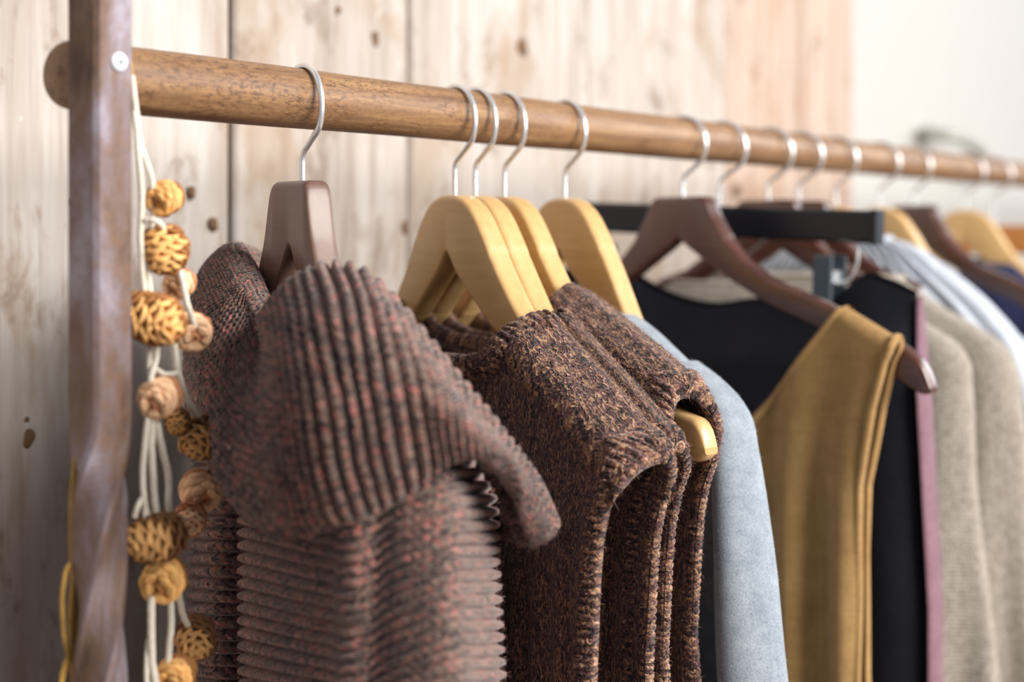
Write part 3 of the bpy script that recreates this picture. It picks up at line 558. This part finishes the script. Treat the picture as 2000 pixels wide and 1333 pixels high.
# ------------------------------------------------------------------ sleeved things and skirt: lofts of flattened sections
def loft(name, label, fr, mat, cat, right, zbot, T0, left=None, ribs=0, ribh=.003, d0=0, fold=.006, fk=5, group=None, pitch=(.0030, .0036), neckz=None, part='shell'):
    """right: (u, z) silhouette from the neck edge outwards and down; the far side mirrors it"""
    root = fr.empty(name); tag(root, label, cat, group)
    ru, rz = np.array(right).T; lu = ru if left is None else np.array(left)[:, 0]
    dist = np.concatenate([[0], np.cumsum(np.hypot(np.diff(ru), np.diff(rz)))]); NV = 150; tv = np.linspace(0, dist[-1], NV)
    W = catmull(tv, dist, np.stack([ru, rz, lu], -1)); n = 280 if ribs else 120; th = np.linspace(0, 2 * np.pi, n, endpoint=False); ph = random.uniform(0, 6)
    c, s_ = np.cos(th), np.sin(th); se = lambda v, p: np.sign(v) * np.abs(v) ** p
    rows = []
    for k in range(NV):
        u_r, z, u_l = W[k]; drop = rz[0] - z; T = T0 * np.sqrt(np.clip(1 - (1 - np.clip((drop + .004) / .05, 0, 1)) ** 2, 0, 1)) + .003
        u = np.where(c > 0, u_r, u_l) * se(c, .8); d = T * se(s_, .75); f = fold * np.clip(drop / .2, 0, 1.4)
        d = d + f * np.sin(u * fk * 20 + ph + drop * 4) * np.abs(s_); u = u + .3 * f * np.sin(drop * 17 + ph) * np.abs(c)
        rows.append(np.stack([-(d + d0), -u, np.full(n, z)], -1))
    P = np.array(rows); ul = np.cumsum(np.linalg.norm(np.diff(P[NV // 2], axis=0, append=P[NV // 2][:1]), axis=1)); ul = np.concatenate([[0], ul]); 
    P = np.concatenate([P, P[:, :1]], 1); Vv = tv[:, None] + 0 * ul[None]; U = ul[None] + 0 * Vv
    if ribs:
        N = normals(P); N = N if ((N * (P - P.mean(1, keepdims=True))).sum(-1).mean() > 0) else -N; nr = round(ul[-1] / ribs); P = P + N * (np.abs(np.sin(np.pi * U / ul[-1] * nr)) ** .7 * ribh)[..., None]
    grid(part, P, M[mat], root, np.stack([U / pitch[0], Vv / pitch[1]], -1))
    # rolled neck edge
    e = P[0]; tube('neck_edge', np.concatenate([e[:-1:2], e[:1]]), .0022 if not ribs else .004, M[mat], root, 8)
    return root
def rp(fr, pts, d=0): return [fr.uz(x, y, d) for x, y in pts]
coat = rp(f5, [(1196, 603), (1225, 612), (1262, 640), (1330, 706), (1392, 762), (1414, 790), (1422, 830), (1424, 900), (1428, 1000), (1432, 1130), (1440, 1333)])
coat.append((coat[-1][0] + .02, -.75))
coat_o = loft('wool_coat', 'pale grey wool coat on a blond hanger behind the brown vests', f5, 'grey', 'coat', coat, -.75, .026, fold=.005, fk=2.2, part='body')
def coat_sleeve():
    rows = []; th = np.linspace(0, 2 * np.pi, 49); prof = [(1340, 706, -.002, .004, .010), (1380, 744, .000, .008, .013), (1402, 772, .000, .012, .014), (1420, 815, .002, .014, .017), (1430, 880, .004, .014, .018), (1442, 1000, .008, .016, .020), (1456, 1133, .012, .018, .022), (1470, 1333, .016, .020, .024), (1488, 1600, .018, .022, .026), (1500, 1900, .018, .023, .027)]
    for x, y, d, ra, rb in prof: u, z = f5.uz(x, y, d); rows.append((u, z, d, ra, rb))
    A = np.array(rows); dd_ = np.concatenate([[0], np.cumsum(np.hypot(np.diff(A[:, 0]), np.diff(A[:, 1])))]); A = catmull(np.linspace(0, dd_[-1], 160), dd_, A)
    wob = 1 + .06 * np.sin(3 * th[None] + 9 * A[:, 1:2]) + .04 * np.sin(A[:, 1:2] * 40 + th[None])
    P = Fr.loc(A[:, :1] + A[:, 3:4] * np.cos(th)[None] * wob, A[:, 2:3] + A[:, 4:5] * np.sin(th)[None] * wob, A[:, 1:2] + 0 * th[None]); grid('sleeve', P, M['grey'], coat_o)
    fuzz(P, 9000, .0018, M['grey'], coat_o)
coat_sleeve()
def ext(l, du=.03, z=-.8): l.append((l[-1][0] + du, z)); return l
b1 = ext(rp(f8, [(1700, 560), (1760, 598), (1820, 640), (1872, 675), (1892, 705), (1899, 760), (1910, 950), (1945, 1333)])); loft('oatmeal_sweater', 'oatmeal fine knit sweater just right of the plum-edged skirt', f8, 'beige', 'sweater', b1, 0, .028, group='oatmeal sweaters')
b2 = ext(rp(f9, [(1760, 545), (1850, 608), (1930, 655), (1965, 685), (1984, 730), (1992, 790), (2000, 860), (2020, 1100)])); loft('oatmeal_sweater', 'oatmeal ribbed knit sweater under the white ribbed one', f9, 'beige', 'sweater', b2, 0, .028, ribs=.006, ribh=.001, group='oatmeal sweaters')
w1 = ext([(.060, -.100), (.078, -.104), (.122, -.130), (.168, -.165), (.198, -.199), (.212, -.235), (.222, -.33)]); loft('ribbed_sweater', 'white chunky ribbed sweater with a wide neck on a blond hanger', f10, 'white', 'sweater', w1, 0, .034, ribs=.022, ribh=.011)
w2 = ext([(.050, -.135), (.09, -.155), (.14, -.180), (.175, -.205), (.190, -.24), (.2, -.33)]); loft('knit_sweater', 'pale blue knit sweater at the right edge below the white ribbed one', f11, 'paleblue', 'sweater', w2, 0, .03)
nv = ext([(.030, -.128), (.048, -.118), (.080, -.140), (.13, -.175), (.17, -.205), (.185, -.26)]); loft('navy_sweater', 'navy blue garment on the farthest blond hanger', f13, 'navy', 'sweater', nv, 0, .03, left=[(max(.004, u - .075), z) for u, z in nv])
gr = ext([(.040, -.20), (.10, -.215), (.15, -.235), (.17, -.27), (.19, -.36)]); 

def skirt():
    fr = f7; root = fr.empty('leather_skirt'); tag(root, 'almost black leather skirt with its lit side edge coloured plum, hung from the black clip hanger', 'skirt')
    tu = [(-.195, -.128), (-.150, -.118), (-.118, -.112), (-.097, -.122), (-.058, -.141), (-.004, -.151), (.030, -.146), (.07, -.146), (.106, -.146), (.122, -.132), (.136, -.122), (.160, -.126), (.184, -.136)]
    a, z0 = zip(*tu); uu = np.linspace(-.184, .184, 140); zt = catmull(uu, np.array(a), np.array(z0)[:, None])[:, 0]; NV = 90; t = np.linspace(0, 1, NV) ** 1.4
    for nm, sg, dz in (('front_panel', 1, 0), ('back_panel', -1, .004)):
        z = (zt + dz)[:, None] + (-.78 - zt[:, None]) * t[None]; e = np.sqrt(np.clip(1 - (np.abs(uu) / .184) ** 8, 0, 1))[:, None]; low = np.clip((zt[:, None] - z) / .2, 0, 1.3)
        d = sg * (.004 + .014 * np.clip((zt[:, None] - z) / .05, 0, 1)) * e + .006 * low * np.sin(uu * 52)[:, None] * e; u = uu[:, None] * (1 + .06 * np.clip(low, 0, 1.3))
        grid(nm, Fr.loc(u, d, z), M['navyleather'], root)
    zt_r = zt[-1]; zz = np.linspace(zt_r, -.78, 80); lw = np.clip((zt_r - zz) / .2, 0, 1.3); u = .184 * (1 + .06 * lw) + .001; wid = .004 + .013 * np.clip((zt_r - zz) / .08, 0, 1)
    q = [(0, -1), (.35, -.98), (.8, -.7), (1, -.25), (1, .25), (.8, .7), (.35, .98), (0, 1)]
    grid('lit_side_edge', np.stack([Fr.loc(u + .004 * k, wid * s, zz) for k, s in q], 1), M['litedge'], root)  # side of the skirt, the light on it painted as plum
skirt()

# ------------------------------------------------------------------ pine cone garland
def scale_mesh(mat):                       # a plump woody scale, unit length along x, thick rounded lip turned up
    n, m = 6, 5; P = []
    for side in (0, 1):
        for i in range(n):
            x = i / (n - 1); wd = .22 + .30 * math.sin(min(1, x * 1.1) * math.pi * .60) ** 1.1
            if i == n - 1: wd *= .70
            for j in range(m):
                q = j / (m - 1) * 2 - 1; th = (.05 + .17 * x ** 1.5) * math.sqrt(max(.12, 1 - .8 * q * q)) * (1 if i < n - 1 else .55)
                z = .16 * x * x - .16 * q * q * x + (th if side else -th)
                P.append((x - .12 * q * q * x, q * wd, z))
    Fc = grid_faces(n, m).tolist(); f2_ = [[q + n * m for q in p][::-1] for p in Fc]; ring = [i * m for i in range(n)] + [(n - 1) * m + j for j in range(1, m)] + [i * m + m - 1 for i in range(n - 2, -1, -1)] + [j for j in range(m - 2, 0, -1)]
    rim = [[ring[k], ring[(k + 1) % len(ring)], ring[(k + 1) % len(ring)] + n * m, ring[k] + n * m] for k in range(len(ring))]
    me = mesh('cone_scale', P, Fc + f2_ + [q[::-1] for q in rim]); me.materials.append(mat); return me
from mathutils import Vector, Matrix
def garland():
    root = empty('pinecone_garland', (-.022, -.036, 1.1)); tag(root, 'garland of small pine cones on white string hanging beside the iron post', 'garland'); o0 = np.array(root.location)
    SM = {k: scale_mesh(M['cone_' + k]) for k in ('brown', 'tan', 'peach')}
    # pixel, width px, height/width, axis the tip points along (right, up, towards camera), colour, openness, plane Y
    cones = [(321,388,76,1.0,(.35,.3,-.9),'tan',.5,-.036), (322,482,92,.95,(.2,-.9,.35),'tan',1.25,-.036), (348,556,66,.9,(.4,.4,-.8),'peach',.7,-.026), (296,622,112,1.25,(.9,-.25,.45),'tan',.75,-.040), (376,648,84,.9,(-.4,.3,-.85),'peach',.7,-.030),
             (312,778,88,.95,(.2,.3,-.92),'peach',.6,-.038), (346,822,56,.9,(.3,-.5,.6),'brown',.7,-.020), (396,852,90,1.0,(-.25,-.45,.8),'brown',.85,-.022), (392,962,88,.9,(-.4,.3,-.8),'peach',.8,-.018), (372,1012,64,.9,(.2,-.6,.7),'peach',1.2,-.022),
             (310,1050,106,1.1,(-.75,-.1,.6),'brown',.85,-.042), (320,1134,94,.95,(.1,.25,-.95),'tan',.7,-.036), (382,1246,88,1.0,(.25,-.35,.85),'brown',.7,-.020), (342,1322,84,.95,(.2,.3,-.9),'tan',.8,-.034)]
    cpos = []
    for (x, y, wpx, asp, ax, colr, opn, Y) in cones:
        p = hit(x, y, (0, Y, 0), (0, 1, 0)); depth = (p - CAM) @ FWD; rad = wpx / 2 / FPX * depth; cpos.append(p)
        A = ax[0] * RGT + ax[1] * UP - ax[2] * FWD; A /= np.linalg.norm(A)
        cr = Vector(A).to_track_quat('Z', 'Y').to_matrix(); core_r = rad * .66
        L = rad * 2 * asp; c = None
        zs = np.linspace(-1, 1, 9); th = np.linspace(0, 2 * np.pi, 12, endpoint=False); Pc = np.stack([np.stack([core_r * np.sqrt(max(1 - q * q, .01)) * np.cos(th), core_r * np.sqrt(max(1 - q * q, .01)) * np.sin(th), q * L * .42 + 0 * th], -1) for q in zs], 0)
        Pc = Pc @ np.array(cr).T + (p - o0); c = grid('pinecone', Pc, M['rest_' + colr], root, cv=True)
        N = 64; scs = []
        for k in range(N):
            q = (k + .5) / N; zc = (q * 2 - 1) * .985; az = k * 2.39996; prof = math.sqrt(max(1 - zc ** 2 * .97, .02)); ln = rad * (.36 + .26 * prof) * random.uniform(.92, 1.1) * (1.1 if opn > 1 else 1)
            elev = R_(np.interp(zc, [-1, -.4, .2, .6, .85, 1], [-16, 22, 42, 58, 78, 100]) * (1.28 - .3 * opn) + random.uniform(-5, 5)); r0 = rad * .44 * prof
            rd = Vector((math.cos(az), math.sin(az), 0)); dirv = rd * math.cos(elev) + Vector((0, 0, 1)) * math.sin(elev); up = Vector((0, 0, 1)) * math.cos(elev) - rd * math.sin(elev); side = up.cross(dirv)
            base = rd * r0 + Vector((0, 0, zc * L * .40)); m3 = Matrix((dirv, side, up)).transposed(); m = (cr @ m3).to_4x4(); m.translation = cr @ base + Vector(p - o0)
            m = m @ Matrix.Diagonal((ln, ln * random.uniform(1.1, 1.35), ln, 1)); face = (cr @ (base + dirv * ln)).dot(Vector(-FWD)); scs.append((face, m))
        scs.sort(key=lambda e: -e[0]); rest = []
        for k, (fc, m) in enumerate(scs):
            if k < 21: o = bpy.data.objects.new('cone_scale', SM[colr]); COL.objects.link(o); o.parent = c; o.matrix_local = m
            else:
                me = SM[colr]; rest.append((np.array([tuple(m @ v.co) for v in me.vertices]), [list(q.vertices) for q in me.polygons]))
        V, Fc = merge(rest); o = link('far_side_scales', mesh('far_side_scales', V, Fc), M['core'] if False else M['rest_' + colr], c); o['kind'] = 'stuff'
    def st(pts, r=.0011):
        q = curve([hit(x, y, (0, Y, 0), (0, 1, 0)) - o0 for x, y, Y in pts], 90); q = q + np.cumsum(rng.normal(0, .00006, q.shape), 0); tube('string', q, r * 1.4, M['cotton'], root, 7)
    st([(258, 150, -.0195), (264, 205, -.026), (276, 290, -.030), (296, 350, -.036), (300, 420, -.034), (290, 520, -.034), (296, 620, -.036)], .0012)
    st([(262, 215, -.027), (270, 300, -.032), (276, 370, -.034), (274, 470, -.034), (280, 560, -.034), (292, 640, -.034), (290, 720, -.034), (300, 770, -.036)], .0011)
    st([(275, 430, -.034), (300, 430, -.04), (330, 470, -.036)], .0011)
    st([(345, 500, -.03), (356, 555, -.036), (366, 600, -.038), (378, 640, -.036)], .0012)
    st([(305, 660, -.034), (306, 700, -.036), (296, 735, -.038), (292, 790, -.036), (284, 850, -.036), (278, 930, -.036), (284, 1000, -.038), (300, 1040, -.036)], .0012)
    st([(340, 670, -.03), (350, 740, -.028), (368, 785, -.024), (386, 812, -.024), (396, 850, -.022)], .0013)
    st([(300, 720, -.034), (318, 730, -.036), (345, 730, -.032)], .0011)
    st([(300, 800, -.036), (296, 870, -.036), (300, 940, -.036), (306, 1010, -.036), (312, 1050, -.036)], .0013)
    st([(306, 820, -.036), (318, 880, -.034), (330, 930, -.032), (332, 990, -.032), (344, 1010, -.028), (372, 1012, -.024)], .0013)
    st([(262, 1010, -.042), (268, 985, -.044), (276, 975, -.042), (282, 990, -.040), (284, 1030, -.038)], .0010)
    st([(296, 1165, -.036), (296, 1230, -.036), (298, 1290, -.036), (305, 1345, -.036), (312, 1420, -.036)], .0014)
    st([(333, 1160, -.034), (334, 1230, -.034), (330, 1290, -.034), (336, 1330, -.034)], .0012)
    st([(346, 1150, -.03), (352, 1185, -.026), (362, 1215, -.022), (380, 1246, -.020)], .0012)
    st([(290, 1250, -.034), (286, 1300, -.034), (290, 1380, -.034)], .0010)
for k, (tip, base) in dict(brown=((150, 102, 56), (60, 40, 26)), tan=((190, 132, 72), (100, 60, 32)), peach=((204, 150, 106), (140, 84, 56))).items(): M['rest_' + k] = plain('far_scales_' + k, [(a + b) // 2 for a, b in zip(tip, base)], .7, .3)
garland()

# ------------------------------------------------------------------ twine behind the post
def twine():
    root = empty('jute_twine', (-.05, -.010, 1.2)); tag(root, 'loose yellow jute twine hanging down behind the iron post', 'twine'); o0 = np.array(root.location)
    Y = -.020
    def st(pts, r): q = curve([hit(x - 4 + max(0, (800 - y) / 575 * 30), y, (0, Y, 0), (0, 1, 0)) - o0 for x, y in pts], 120); q = q + np.cumsum(rng.normal(0, .00005, q.shape), 0); tube('strand', q, r * 1.35, M['twine'], root, 7)
    st([(166, 225), (166, 400), (164, 600), (160, 760), (154, 870), (148, 950), (146, 1040), (150, 1150), (152, 1250), (154, 1400), (154, 1600)], .0011)
    st([(168, 225), (168, 500), (164, 800), (156, 900), (151, 1000), (150, 1100), (144, 1200), (148, 1300), (150, 1450)], .0010)
    st([(148, 1095), (138, 1105), (130, 1140), (128, 1190), (134, 1250), (140, 1275), (130, 1320), (124, 1400)], .0008)
    st([(148, 1098), (152, 1160), (147, 1230), (140, 1275), (128, 1300), (120, 1360), (120, 1500)], .0008)
    st([(150, 1240), (158, 1280), (160, 1340), (158, 1450)], .0008)
    a = np.linspace(0, 2 * np.pi, 40); c = np.array([-.024, 0, RZ]); tube('loop', np.stack([c[0] + .002 * np.sin(a), (RR + .001) * np.cos(a), RZ + (RR + .001) * np.sin(a)], -1) - o0, .0011, M['twine'], root, 7)
twine()

# ------------------------------------------------------------------ curved bracket on the plaster wall
def bracket():
    Y = WY + .045
    pts = [hit(x, y, (0, Y - d, 0), (0, 1, 0)) for x, y, d in [(1812, 262, .0), (1818, 262, .03), (1850, 266, .06), (1885, 276, .07), (1910, 292, .07), (1926, 318, .06), (1930, 340, .05)]]
    root = empty('wall_bracket', tuple(pts[0])); tag(root, 'curved grey metal bracket on the white wall behind the far rail', 'bracket'); o0 = np.array(pts[0])
    tube('arm', curve([p - o0 for p in pts], 40), .012, M['greymetal'], root, 10)
    link('mounting_plate', mesh('mounting_plate', *rbox(-.02, .02, -.004, .0, -.02, .02, .002), smooth=False), M['greymetal'], root)
bracket()
